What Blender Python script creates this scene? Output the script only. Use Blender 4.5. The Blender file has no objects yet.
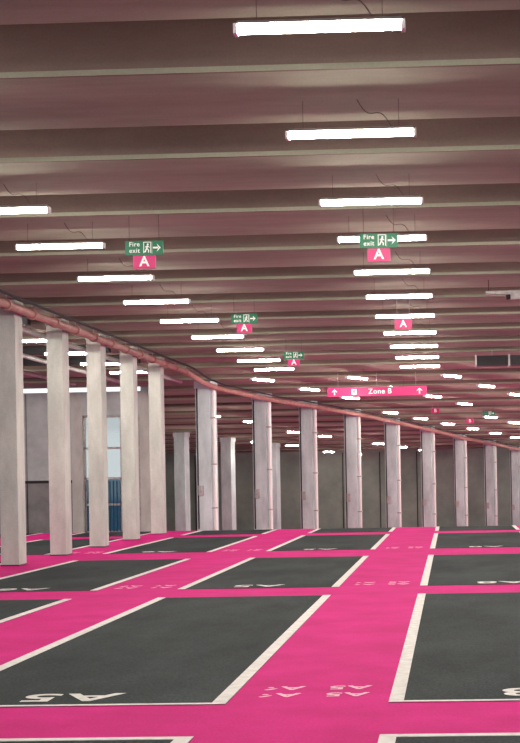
import bpy, math, random
from mathutils import Vector, Matrix
random.seed(4)
scene = bpy.context.scene
scene.view_settings.view_transform = 'Standard'

# ---------------------------------------------------------------- materials
def mat(name, c1, c2=None, rough=0.8, scale=3.0, bump=0.0, detail=6, stretch=(1,1,1), spec=0.2, lo=0.35, hi=0.65, metal=0.0, fine=0.0, joints=0.0):
    m = bpy.data.materials.new(name); m.use_nodes = True
    nt = m.node_tree; b = nt.nodes['Principled BSDF']
    b.inputs['Roughness'].default_value = rough
    b.inputs['Metallic'].default_value = metal
    b.inputs['Specular IOR Level'].default_value = spec
    c2 = c2 or c1
    g = nt.nodes.new('ShaderNodeNewGeometry')
    mp = nt.nodes.new('ShaderNodeMapping'); mp.inputs['Scale'].default_value = stretch
    nt.links.new(g.outputs['Position'], mp.inputs['Vector'])
    n = nt.nodes.new('ShaderNodeTexNoise'); n.inputs['Scale'].default_value = scale; n.inputs['Detail'].default_value = detail
    n.inputs['Roughness'].default_value = 0.65
    nt.links.new(mp.outputs[0], n.inputs['Vector'])
    r = nt.nodes.new('ShaderNodeValToRGB')
    r.color_ramp.elements[0].position = lo; r.color_ramp.elements[1].position = hi
    r.color_ramp.elements[0].color = (*c1, 1); r.color_ramp.elements[1].color = (*c2, 1)
    nt.links.new(n.outputs['Fac'], r.inputs['Fac'])
    out = r.outputs['Color']
    if fine > 0:
        n2 = nt.nodes.new('ShaderNodeTexNoise'); n2.inputs['Scale'].default_value = 45; n2.inputs['Detail'].default_value = 3
        nt.links.new(g.outputs['Position'], n2.inputs['Vector'])
        mr = nt.nodes.new('ShaderNodeMapRange'); mr.inputs['From Min'].default_value = 0.3; mr.inputs['From Max'].default_value = 0.7
        mr.inputs['To Min'].default_value = 1 - fine; mr.inputs['To Max'].default_value = 1 + fine
        nt.links.new(n2.outputs['Fac'], mr.inputs['Value'])
        mx = nt.nodes.new('ShaderNodeVectorMath'); mx.operation = 'SCALE'
        nt.links.new(out, mx.inputs[0]); nt.links.new(mr.outputs[0], mx.inputs['Scale'])
        out = mx.outputs[0]
    nt.links.new(out, b.inputs['Base Color'])
    if bump > 0:
        bp = nt.nodes.new('ShaderNodeBump'); bp.inputs['Strength'].default_value = bump
        nt.links.new(n.outputs['Fac'], bp.inputs['Height']); nt.links.new(bp.outputs[0], b.inputs['Normal'])
    return m

def emit(name, col, s):
    m = bpy.data.materials.new(name); m.use_nodes = True
    b = m.node_tree.nodes['Principled BSDF']
    b.inputs['Base Color'].default_value = (*col, 1)
    b.inputs['Emission Color'].default_value = (*col, 1)
    b.inputs['Emission Strength'].default_value = s
    return m

M_pink = mat('pink_floor_paint', (0.46, 0.009, 0.155), (0.56, 0.014, 0.205), rough=0.8, scale=1.2, spec=0.05, fine=0.12)
M_asph = mat('asphalt', (0.015, 0.020, 0.024), (0.040, 0.049, 0.054), rough=0.85, scale=0.8, spec=0.06, detail=14, fine=0.45, stretch=(1, 0.4, 1), lo=0.3, hi=0.7)
M_line = mat('white_line_paint', (0.54, 0.53, 0.53), (0.72, 0.70, 0.70), rough=0.8, scale=9, spec=0.1)
M_palepink = mat('pale_pink_paint', (0.78, 0.40, 0.55), (0.85, 0.5, 0.63), rough=0.8, scale=9, spec=0.1)
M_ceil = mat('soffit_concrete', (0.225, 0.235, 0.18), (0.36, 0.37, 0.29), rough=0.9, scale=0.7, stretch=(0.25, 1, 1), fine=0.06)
M_beamshade = mat('beam_side_concrete_shaded', (0.155, 0.112, 0.10), (0.24, 0.18, 0.155), rough=0.9, scale=0.6, stretch=(0.25, 1, 1), fine=0.06)  # same concrete darkened, shade of the beam sides put into the colour
M_col = mat('column_concrete', (0.44, 0.46, 0.435), (0.61, 0.63, 0.60), rough=0.85, scale=2.0, stretch=(1, 1, 0.35), fine=0.08)
M_col2 = mat('column_concrete_grey', (0.42, 0.50, 0.52), (0.60, 0.69, 0.72), rough=0.85, scale=2.0, stretch=(1, 1, 0.35), fine=0.08)
M_wall = mat('dark_wall_panel', (0.21, 0.25, 0.23), (0.30, 0.345, 0.31), rough=0.85, scale=0.6)
M_wall2 = mat('light_blockwork', (0.42, 0.48, 0.48), (0.56, 0.62, 0.62), rough=0.85, scale=1.5)
M_board = mat('grey_boarding', (0.20, 0.21, 0.21), (0.28, 0.29, 0.29), rough=0.8, scale=2)
M_pipe = mat('red_oxide_pipe', (0.34, 0.16, 0.15), (0.45, 0.24, 0.21), rough=0.5, scale=4)
M_metal = mat('galvanised_metal', (0.35, 0.34, 0.34), (0.5, 0.49, 0.49), rough=0.45, scale=10, metal=0.4)
M_dark = mat('dark_metal', (0.03, 0.03, 0.035), rough=0.6)
M_wire = mat('cable', (0.09, 0.065, 0.06), rough=0.7)
M_white = mat('white_plastic', (0.75, 0.75, 0.75), rough=0.5)
M_green = emit('sign_green', (0.0, 0.14, 0.065), 0.2)
M_mag = emit('sign_magenta', (0.52, 0.01, 0.14), 0.2)
M_signw = emit('sign_white', (0.8, 0.85, 0.82), 0.1)
M_tube = emit('lamp_diffuser', (1.0, 0.93, 0.80), 160)
def glassmat(name, c):
    m = bpy.data.materials.new(name); m.use_nodes = True
    nt = m.node_tree; nt.nodes.clear()
    o = nt.nodes.new('ShaderNodeOutputMaterial'); t = nt.nodes.new('ShaderNodeBsdfTransparent'); t.inputs[0].default_value = (*c, 1)
    g = nt.nodes.new('ShaderNodeBsdfGlossy'); g.inputs['Roughness'].default_value = 0.05
    mx = nt.nodes.new('ShaderNodeMixShader'); mx.inputs[0].default_value = 0.08
    nt.links.new(t.outputs[0], mx.inputs[1]); nt.links.new(g.outputs[0], mx.inputs[2]); nt.links.new(mx.outputs[0], o.inputs[0])
    return m
M_glass = glassmat('clear_glass', (0.66, 0.68, 0.67))
M_glassb = glassmat('blue_glass', (0.09, 0.22, 0.28))

# ---------------------------------------------------------------- builder
class B:
    def __init__(s): s.v = []; s.f = []; s.mi = []; s.mats = []
    def m(s, mt):
        if mt not in s.mats: s.mats.append(mt)
        return s.mats.index(mt)
    def face(s, pts, mt):
        k = len(s.v); s.v += [tuple(p) for p in pts]; s.f.append(tuple(range(k, k+len(pts)))); s.mi.append(s.m(mt))
    def hexa(s, p, mt, mside=None):
        k = len(s.v); s.v += [tuple(q) for q in p]
        for i, q in enumerate([(0,3,2,1),(4,5,6,7),(0,1,5,4),(1,2,6,5),(2,3,7,6),(3,0,4,7)]):
            s.f.append(tuple(k+j for j in q)); s.mi.append(s.m(mside if (mside and i >= 2) else mt))
    def box(s, x0, x1, y0, y1, z0, z1, mt, mside=None, M=None):
        p = [Vector(q) for q in [(x0,y0,z0),(x1,y0,z0),(x1,y1,z0),(x0,y1,z0),(x0,y0,z1),(x1,y0,z1),(x1,y1,z1),(x0,y1,z1)]]
        if M: p = [M @ q for q in p]
        s.hexa(p, mt, mside)
    def cyl(s, a, b, r, mt, n=8, r2=None):
        a = Vector(a); b = Vector(b); r2 = r if r2 is None else r2
        d = (b-a).normalized(); u = d.orthogonal().normalized(); w = d.cross(u)
        k = len(s.v)
        for c, rr in ((a, r), (b, r2)):
            for i in range(n):
                t = 2*math.pi*i/n; s.v.append(tuple(c + (u*math.cos(t)+w*math.sin(t))*rr))
        j = s.m(mt)
        for i in range(n):
            s.f.append((k+i, k+(i+1) % n, k+n+(i+1) % n, k+n+i)); s.mi.append(j)
        s.f.append(tuple(k+i for i in reversed(range(n)))); s.mi.append(j)
        s.f.append(tuple(k+n+i for i in range(n))); s.mi.append(j)
    def path(s, pts, r, mt, n=8):
        for a, b in zip(pts[:-1], pts[1:]): s.cyl(a, b, r, mt, n)
    def mesh(s, name):
        me = bpy.data.meshes.new(name); me.from_pydata(s.v, [], s.f)
        for mt in s.mats: me.materials.append(mt)
        me.polygons.foreach_set('material_index', s.mi); me.update(); return me
    def obj(s, name, loc=(0,0,0), parent=None):
        o = bpy.data.objects.new(name, s.mesh(name)); o.location = loc; scene.collection.objects.link(o)
        if parent: o.parent = parent
        return o
def bevel(o, w, seg=2):
    md = o.modifiers.new('bevel', 'BEVEL'); md.width = w; md.segments = seg; md.limit_method = 'ANGLE'
def inst(name, me, loc, rz=0):
    o = bpy.data.objects.new(name, me); o.location = loc; o.rotation_euler = (0, 0, rz); scene.collection.objects.link(o); return o
def text(body, mt, size, loc, rot, parent=None, name='lettering', sx=1, sy=1, bold=0.0, ext=0.0):
    c = bpy.data.curves.new(name, 'FONT'); c.body = body; c.size = size; c.align_x = 'CENTER'; c.align_y = 'CENTER'
    c.offset = bold; c.extrude = ext; c.space_character = 1.1
    c.materials.append(mt)
    o = bpy.data.objects.new(name, c); o.location = loc; o.rotation_euler = rot; o.scale = (sx, sy, 1)
    scene.collection.objects.link(o)
    if parent: o.parent = parent
    return o

CREST = 46.0; SL = 0.043; YW = 54.0
def drop(y): return -SL*(y-CREST) if y > CREST else 0.0
ZB = 5.2     # underside of beams
ZS = 5.68    # underside of deck
XL, XR = -30, 18
def left(y): return XL if y <= YW+0.2 else -10.9 - (y-YW)*0.2

# ---------------------------------------------------------------- floor
def yslab(b, ya, yb, zb, zt, mt, ms=None):
    cuts = [ya] + [c for c in (CREST, YW+0.2) if ya < c < yb] + [yb]
    for a, c in zip(cuts[:-1], cuts[1:]):
        if a >= YW+0.19: la, lc = left(a+0.01), left(c)
        else: la = lc = XL
        da, dc = drop(a), drop(c)
        b.hexa([(la,a,zb+da),(XR,a,zb+da),(XR,c,zb+dc),(lc,c,zb+dc),(la,a,zt+da),(XR,a,zt+da),(XR,c,zt+dc),(lc,c,zt+dc)], mt, ms)
b = B()
yslab(b, -6, 98, -0.3, 0, M_pink)
b.obj('floor')

rows = [(1.0, 9.68), (11.05, 20.8), (22.3, 30.4), (33.0, 41.0), (42.6, 45.9)]
pitch = 3.63
x0s = [-4.12 + pitch*k for k in range(-4, 4)]
W = 2.42; LW = 0.11
for ri, (ya, yb) in enumerate(rows):
    for ci, xa in enumerate(x0s):
        b = B()
        b.box(0, W, 0, yb-ya, 0.0005, 0.005, M_asph)
        b.box(0, LW, 0, yb-ya, 0.005, 0.008, M_line)
        b.box(W-LW, W, 0, yb-ya, 0.005, 0.008, M_line)
        if ri == 0: b.box(LW, W-LW, yb-ya-0.09, yb-ya, 0.005, 0.008, M_line)
        if ri == 1: b.box(LW, W-LW, 0, 0.06, 0.005, 0.008, M_line)
        o = b.obj('parking_bay', (xa, ya, 0))
        if ri < 4:
            text('A%d' % (5 + (4-ci) if ci < 4 else 5+(ci-4)*3), M_line, 0.60, (W/2 - 0.06 + (0.08 if ci > 4 else 0), 0.43, 0.0085), (0, 0, math.pi), o, 'bay_number', sx=1.05, sy=0.9, bold=0.012)
for ri, (ya, yb) in enumerate(rows[:4]):
    for ci, xa in enumerate(x0s[:-1]):
        xc = xa + W + (pitch-W)/2
        e = bpy.data.objects.new('walkway_lettering', None); e.location = (xc, ya+0.6, 0.004); scene.collection.objects.link(e)
        for dy in (0.2, -0.17):
            text('A%d  A%d' % (5+abs(ci-4), 6+abs(ci-4)), M_palepink, 0.25, (0, dy, 0), (0, 0, math.pi), e, 'lettering', sx=1.1, sy=1.05, bold=0.006)

# ---------------------------------------------------------------- ceiling
b = B()
yslab(b, -6, 98, ZS, ZS+0.3, M_ceil)
k = -4
while 9.54+3.46*k < 95:
    ya = 9.54+3.46*k; yslab(b, ya, ya+1.9, ZB, ZS, M_ceil, M_beamshade)
    yslab(b, ya-0.04, ya-0.001, ZB, ZB+0.05, M_beamshade, M_ceil)   # added lip to catch light; pale front, dark underside for a crisp edge
    k += 1
b.obj('ceiling')

# ---------------------------------------------------------------- strip lights
def lamp_mesh(L, cables):
    b = B(); h = L/2; w = 0.05; t = 0.085
    b.hexa([(-h,-t,0.0),(h,-t,0.0),(h,t,0.0),(-h,t,0.0),(-h+0.02,-0.03,0.035),(h-0.02,-0.03,0.035),(h-0.02,0.03,0.035),(-h+0.02,0.03,0.035)], M_metal)
    n = 8; prof = [(-w*math.cos(math.pi*i/n), -0.055*math.sin(math.pi*i/n)) for i in range(n+1)]
    e = h-0.015
    for (ya, za), (yb, zb) in zip(prof[:-1], prof[1:]):
        b.face([(-e,ya,za),(e,ya,za),(e,yb,zb),(-e,yb,zb)], M_tube)
    b.face([(-e,y,z) for y, z in prof], M_tube); b.face([(e,y,z) for y, z in reversed(prof)], M_tube)
    b.box(-h-0.012, -e, -w-0.004, w+0.004, -0.058, 0.012, M_white); b.box(e, h+0.012, -w-0.004, w+0.004, -0.058, 0.012, M_white)
    top = ZB-4.9
    for sx in (-1, 1):
        b.cyl((sx*(h-0.15),0,0.03), (sx*(h-0.15),0,top), 0.003, M_wire, 4)
    if cables:
        pts = []
        for i in range(13):
            t = i/12; pts.append((h-0.22-0.32*t, 0.0, 0.04+ (top-0.04)*t + 0.05*math.sin(t*math.pi*2)))
        b.path(pts, 0.004, M_wire, 5)
    return b.mesh('strip_light')
LM = lamp_mesh(1.2, True)
LM2 = lamp_mesh(1.2, False)
LY = [10.67, 14.05, 17.6, 20.4, 23.8, 27.15, 30.6, 34.3, 38.0, 41.7, 45.3]
for y in [3.7, 7.2] + LY:
    for x in (-14.1, -9.72, -5.3, -0.88, 3.54, 7.96):
        if y < 28 and x < -6: continue
        if y < 9 and x < -2: continue
        if y < 12 and x > 5: continue
        inst('strip_light', LM, (x, y, 4.9))
u = Vector((0.283, 0.959)); v = Vector((0.959, -0.283)); P0 = Vector((-8.44, 51.7))
for off, step, ang in ((-9.4, 5.2, 62), (-4.8, 4.2, 62), (3.0, 4.2, 62), (6.2, 4.2, 62), (9.4, 4.2, 62), (12.6, 4.2, 62)):
    s = -6
    while s < 52:
        p = P0 + v*off + u*s
        p.y = 10.49 + 3.46*round((p.y-10.49)/3.46)
        if 47.5 < p.y < 94 and -26 < p.x < 9.5 and p.x > -0.2*p.y + 1.2:
            inst('strip_light', LM2, (p.x, p.y, 4.9+drop(p.y)), math.radians(ang))
        s += step

# ---------------------------------------------------------------- columns
for i, y in enumerate([29.3, 32.9, 36.5, 40.2, 44.0]):
    b = B()
    b.box(-0.18, 0.18, -0.26, 0.26, 0.0, 5.2, M_col)
    b.box(-0.2, 0.2, -0.28, 0.28, 5.05, 5.2, M_col)
    b.box(-0.19, 0.19, -0.27, 0.27, 0, 0.02, M_dark)
    o = b.obj('concrete_column', (-8.65, y, 0)); bevel(o, 0.02)
def col2(X, Y, w=0.28, extras=True):
    ang = -math.atan(0.295)
    z0 = drop(Y)
    b = B()
    M = Matrix.Rotation(ang, 4, 'Z')
    b.box(-w, w, -0.28, 0.28, 0.0, 5.2, M_col2, M=M)
    b.box(-w-0.03, w+0.03, -0.31, 0.31, 4.95, 5.2, M_col2, M=M)
    if extras:
        b.cyl(M @ Vector((w+0.11, -0.2, 0.05)), M @ Vector((w+0.11, -0.2, 5.0)), 0.065, M_white, 8)
        for z in (0.8, 2.3, 3.9): b.box(w-0.01, w+0.19, -0.27, -0.13, z, z+0.05, M_metal, M=M)
        b.box(-w+0.1, -w+0.28, -0.36, -0.28, 1.25, 1.6, M_metal, M=M)
        b.cyl(M @ Vector((-w+0.08, -0.31, 0.1)), M @ Vector((-w+0.08, -0.31, 4.95)), 0.03, M_dark, 6)
    o = b.obj('concrete_column', (X, Y, z0)); bevel(o, 0.015)
row2 = [(-8.44, 51.7), (-7.1, 56.4), (-5.7, 60.0), (-4.2, 64.2), (-2.7, 69.4), (-1.15, 75), (0.5, 81.5), (2.26, 87), (4.0, 93.5)]
for X, Y in row2: col2(X, Y)
for X, Y in [(-13.7, 76), (-12.0, 80.5), (-10.2, 86.0)]: col2(X, Y, 0.3, False)

# ---------------------------------------------------------------- pipes & services
b = B()
pts = [(-8.3, 20, 4.98), (-8.3, 47, 4.98), (-8.2, 49.5, 4.95+drop(49.5))]
for X, Y in row2: pts.append((X+0.46, Y-0.42, 4.93+drop(Y)))
b.path(pts, 0.085, M_pipe, 12)
y = 21
while y < 47:
    b.cyl((-8.3, y, 4.98), (-8.3, y, 5.19), 0.012, M_metal, 5)
    b.cyl((-8.3, y-0.06, 4.98), (-8.3, y+0.06, 4.98), 0.115, M_pipe, 12)
    y += 1.73
b.obj('sprinkler_pipe')
b = B()
b.path([(p[0]+0.22, p[1], p[2]+0.12) for p in pts], 0.03, M_dark, 6)
b.obj('cable_conduit')
b = B()
for yy in (21, 26.2, 31.6, 39.2, 43.0):
    b.box(-18, -8.95, yy, yy+0.25, 4.98, 5.18, M_dark)
for xx in (-9.0, -10.9, -12.6): b.cyl((xx, 20, 4.85), (xx, 50, 4.85), 0.06, M_metal, 8)
b.obj('service_pipework')

# ---------------------------------------------------------------- walls
b = B()
Yb = 97; zb = drop(Yb)
b.box(left(Yb)-0.3, 18, Yb, Yb+0.3, zb-0.3, zb+5.68, M_wall)
x = -19
while x < 18:
    b.box(x-0.03, x+0.03, Yb-0.05, Yb, zb, zb+5.2, M_dark); x += 2.4
b.obj('wall_back')
b = B()
ys = YW+0.26
xa, xb = left(ys), left(Yb)
b.hexa([(xa-0.3,ys,-0.3+drop(ys)),(xa,ys,-0.3+drop(ys)),(xb,Yb,zb-0.3),(xb-0.3,Yb,zb-0.3),(xa-0.3,ys,5.7+drop(ys)),(xa,ys,5.7+drop(ys)),(xb,Yb,zb+5.7),(xb-0.3,Yb,zb+5.7)], M_wall2)
b.obj('wall_side')
Yw = YW; z0 = drop(Yw)
b = B()
def wb(x0, x1, z0_, z1_, m, d=0.0, t=0.25): b.box(x0, x1, Yw+d, Yw+d+t, z0_+z0, z1_+z0, m)
wb(-30, -13.75, 1.9, 5.15, M_wall2)
wb(-30, -13.75, -0.2, 1.9, M_board)
for x in [-25+1.2*i for i in range(10)]: wb(x-0.015, x+0.015, 0, 1.9, M_dark, -0.02, 0.02)
for x in [-25+2.4*i for i in range(5)]: wb(x-0.02, x+0.02, 1.9, 5.1, M_board, -0.02, 0.02)
wb(-30, -13.75, 1.86, 1.96, M_dark, -0.03, 0.03)
wb(-13.75, -13.35, -0.2, 5.15, M_col)
wb(-13.35, -11.25, 4.3, 5.15, M_wall2)
wb(-11.25, -10.8, -0.2, 5.15, M_col)
b.obj('wall_left')
b = B()
wb(-13.35, -11.25, 0, 2.0, M_glassb, 0.1, 0.02)
wb(-13.35, -11.25, 2.0, 4.3, M_glass, 0.1, 0.02)
for x in (-13.3, -12.6, -11.95, -11.3): wb(x-0.04, x+0.04, 0, 4.3, M_metal, 0.06, 0.1)
for z in (0.05, 1.05, 2.0, 3.1, 4.25): wb(-13.35, -11.25, z-0.04, z+0.04, M_metal, 0.06, 0.1)
for i in range(16): wb(-13.3+0.128*i, -13.3+0.128*i+0.02, 0.05, 1.9, M_dark, 0.04, 0.02)
b.obj('window_1')

# ---------------------------------------------------------------- signs (local frame, facing -Y)
def P(b, pts, m, y=-0.014): b.face([(x, y, z) for x, z in pts], m)
def exit_sign_mesh():
    b = B()
    b.box(-0.255, 0.255, -0.012, 0.012, -0.095, 0.095, M_green)
    P(b, [(0.12,-0.012),(0.19,-0.012),(0.19,0.012),(0.12,0.012)], M_signw)
    P(b, [(0.17,-0.055),(0.225,0.0),(0.17,0.055),(0.185,0.02),(0.2,0.0),(0.185,-0.02)], M_signw)
    P(b, [(-0.01,-0.07),(0.0,-0.07),(0.0,0.07),(-0.01,0.07)], M_signw)
    P(b, [(0.085,-0.07),(0.095,-0.07),(0.095,0.07),(0.085,0.07)], M_signw)
    P(b, [(-0.01,0.07),(0.095,0.07),(0.095,0.08),(-0.01,0.08)], M_signw)
    cx, cz = 0.05, 0.045
    P(b, [(cx+0.014*math.cos(t*math.pi/4), cz+0.014*math.sin(t*math.pi/4)) for t in range(8)], M_signw)
    P(b, [(0.025,-0.01),(0.045,-0.015),(0.058,0.028),(0.036,0.03)], M_signw)
    P(b, [(0.03,-0.012),(0.045,-0.012),(0.068,-0.03),(0.066,-0.065),(0.052,-0.065),(0.053,-0.035)], M_signw)
    P(b, [(0.025,-0.01),(0.04,-0.014),(0.02,-0.06),(0.0,-0.06),(0.008,-0.045)], M_signw)
    P(b, [(0.055,0.028),(0.078,0.005),(0.07,0.0),(0.05,0.018)], M_signw)
    P(b, [(0.04,0.028),(0.012,0.015),(0.018,0.0),(0.024,0.012),(0.04,0.015)], M_signw)
    P(b, [(0.105,-0.08),(0.108,-0.08),(0.108,0.08),(0.105,0.08)], M_signw)
    for x in (-0.2, 0.2): b.cyl((x,0,0.095), (x,0,0.44), 0.003, M_wire, 5)
    for x in (-0.08, 0.08): b.cyl((x,0,-0.095), (x,0,-0.13), 0.004, M_metal, 5)
    return b.mesh('fire_exit_sign')
ES = exit_sign_mesh()
b = B(); b.box(-0.15, 0.15, -0.012, 0.012, -0.085, 0.085, M_mag); ZA = b.mesh('zone_letter_sign')
RX = (math.pi/2, 0, 0)
for x, y in ((-4.05, 19.95), (-4.0, 29.3), (-4.0, 38.6), (-0.9, 19.8)):
    e = bpy.data.objects.new('fire_exit_sign', None); e.location = (x, y, 4.76); scene.collection.objects.link(e)
    o = inst('sign_panel', ES, (0,0,0)); o.parent = e
    text('Fire\nexit', M_signw, 0.085, (-0.13, -0.016, 0.005), RX, e, 'lettering', bold=0.001)
    o = inst('letter_panel', ZA, (0,0,-0.19)); o.parent = e
    text('A', M_signw, 0.19, (0, -0.016, -0.185), RX, e, 'letter', bold=0.004)
e = bpy.data.objects.new('fire_exit_sign', None); e.location = (1.6, 62, 4.05); scene.collection.objects.link(e)
o = inst('sign_panel', ES, (0,0,0)); o.parent = e
for (x, y, z, ch) in [(-0.88, 29.3, 4.59, 'A'), (-0.6, 62, 4.2, 'B'), (0.9, 68, 3.95, 'B')]:
    b = B(); b.box(-0.17, 0.17, -0.012, 0.012, -0.1, 0.1, M_mag)
    for s in (-0.12, 0.12): b.cyl((s,0,0.1), (s,0,ZB+drop(y)-z), 0.005, M_metal, 5)
    o = b.obj('zone_letter_sign', (x, y, z)); text(ch, M_signw, 0.19, (0,-0.016,0), RX, o, 'letter', bold=0.004)
b = B()
b.box(-1.66, 1.66, -0.015, 0.015, -0.15, 0.15, M_mag)
for s in (-1, 1):
    cx = s*1.42
    P(b, [(cx-0.02,-0.1),(cx+0.02,-0.1),(cx+0.02,0.04),(cx-0.02,0.04)], M_signw, -0.018)
    P(b, [(cx-0.1,0.0),(cx,0.1),(cx+0.1,0.0),(cx+0.06,0.0),(cx,0.055),(cx-0.06,0.0)], M_signw, -0.018)
    b.cyl((s*1.3,0,0.15), (s*1.3,0,0.62), 0.008, M_metal, 5)
P(b, [(-0.85,-0.09),(-0.68,-0.09),(-0.68,0.09),(-0.85,0.09)], M_signw, -0.018)
b.cyl((0,0,0.15), (0,0,0.62), 0.008, M_metal, 5)
o = b.obj('zone_direction_sign', (-2.42, 50, 4.4))
text('Zone B', M_signw, 0.24, (0.1, -0.02, 0), RX, o, 'lettering', bold=0.003)
text('B', M_mag, 0.16, (-0.765, -0.022, 0), RX, o, 'letter', bold=0.003)

# ---------------------------------------------------------------- ceiling equipment, right
b = B()
b.box(-0.35, 0.35, -0.04, 0.04, -0.03, 0.03, M_metal)
b.box(0.1, 0.32, -0.07, 0.07, -0.13, -0.03, M_metal)
b.cyl((0.1,0,-0.08), (0.02,0,-0.09), 0.045, M_dark, 10)
for s in (-0.3, 0.3): b.cyl((s,0,0.03), (s,0,0.235), 0.008, M_wire, 5)
b.path([(0.3,0,0.22), (0.45,0,0.08), (0.62,0,0.18), (0.75,0,0.235)], 0.01, M_wire, 5)
b.obj('security_camera', (1.05, 27.6, 4.96))
b = B()
b.box(0, 6, 0, 0.55, 0, 0.28, M_dark)
for i in range(7): b.box(i*0.95, i*0.95+0.05, -0.03, 0.58, -0.03, 0.31, M_metal)
for i in (0.5, 3, 5.5): b.cyl((i, 0.27, 0.28), (i, 0.27, 0.46), 0.012, M_metal, 5)
b.obj('ventilation_duct', (0.75, 43.2, 4.72))

# ---------------------------------------------------------------- world
w = bpy.data.worlds.new('world'); scene.world = w; w.use_nodes = True
bg = w.node_tree.nodes['Background']; bg.inputs[0].default_value = (0.90, 0.95, 1.0, 1); bg.inputs[1].default_value = 1.4

# ---------------------------------------------------------------- camera
cam = bpy.data.cameras.new('camera'); co = bpy.data.objects.new('camera', cam); scene.collection.objects.link(co)
F = 1500
cam.sensor_width = 36; cam.lens = F/743*36
cam.shift_x = -(395-260)/743; cam.shift_y = (472-371.5)/743
cam.clip_end = 500
psi = math.atan(56/1500)
R = Matrix.Rotation(psi, 4, 'Z') @ Matrix.Rotation(math.pi/2, 4, 'X') @ Matrix.Rotation(-0.018, 4, 'Z')
co.matrix_world = Matrix.Translation((0, 0, 1.7)) @ R
scene.camera = co
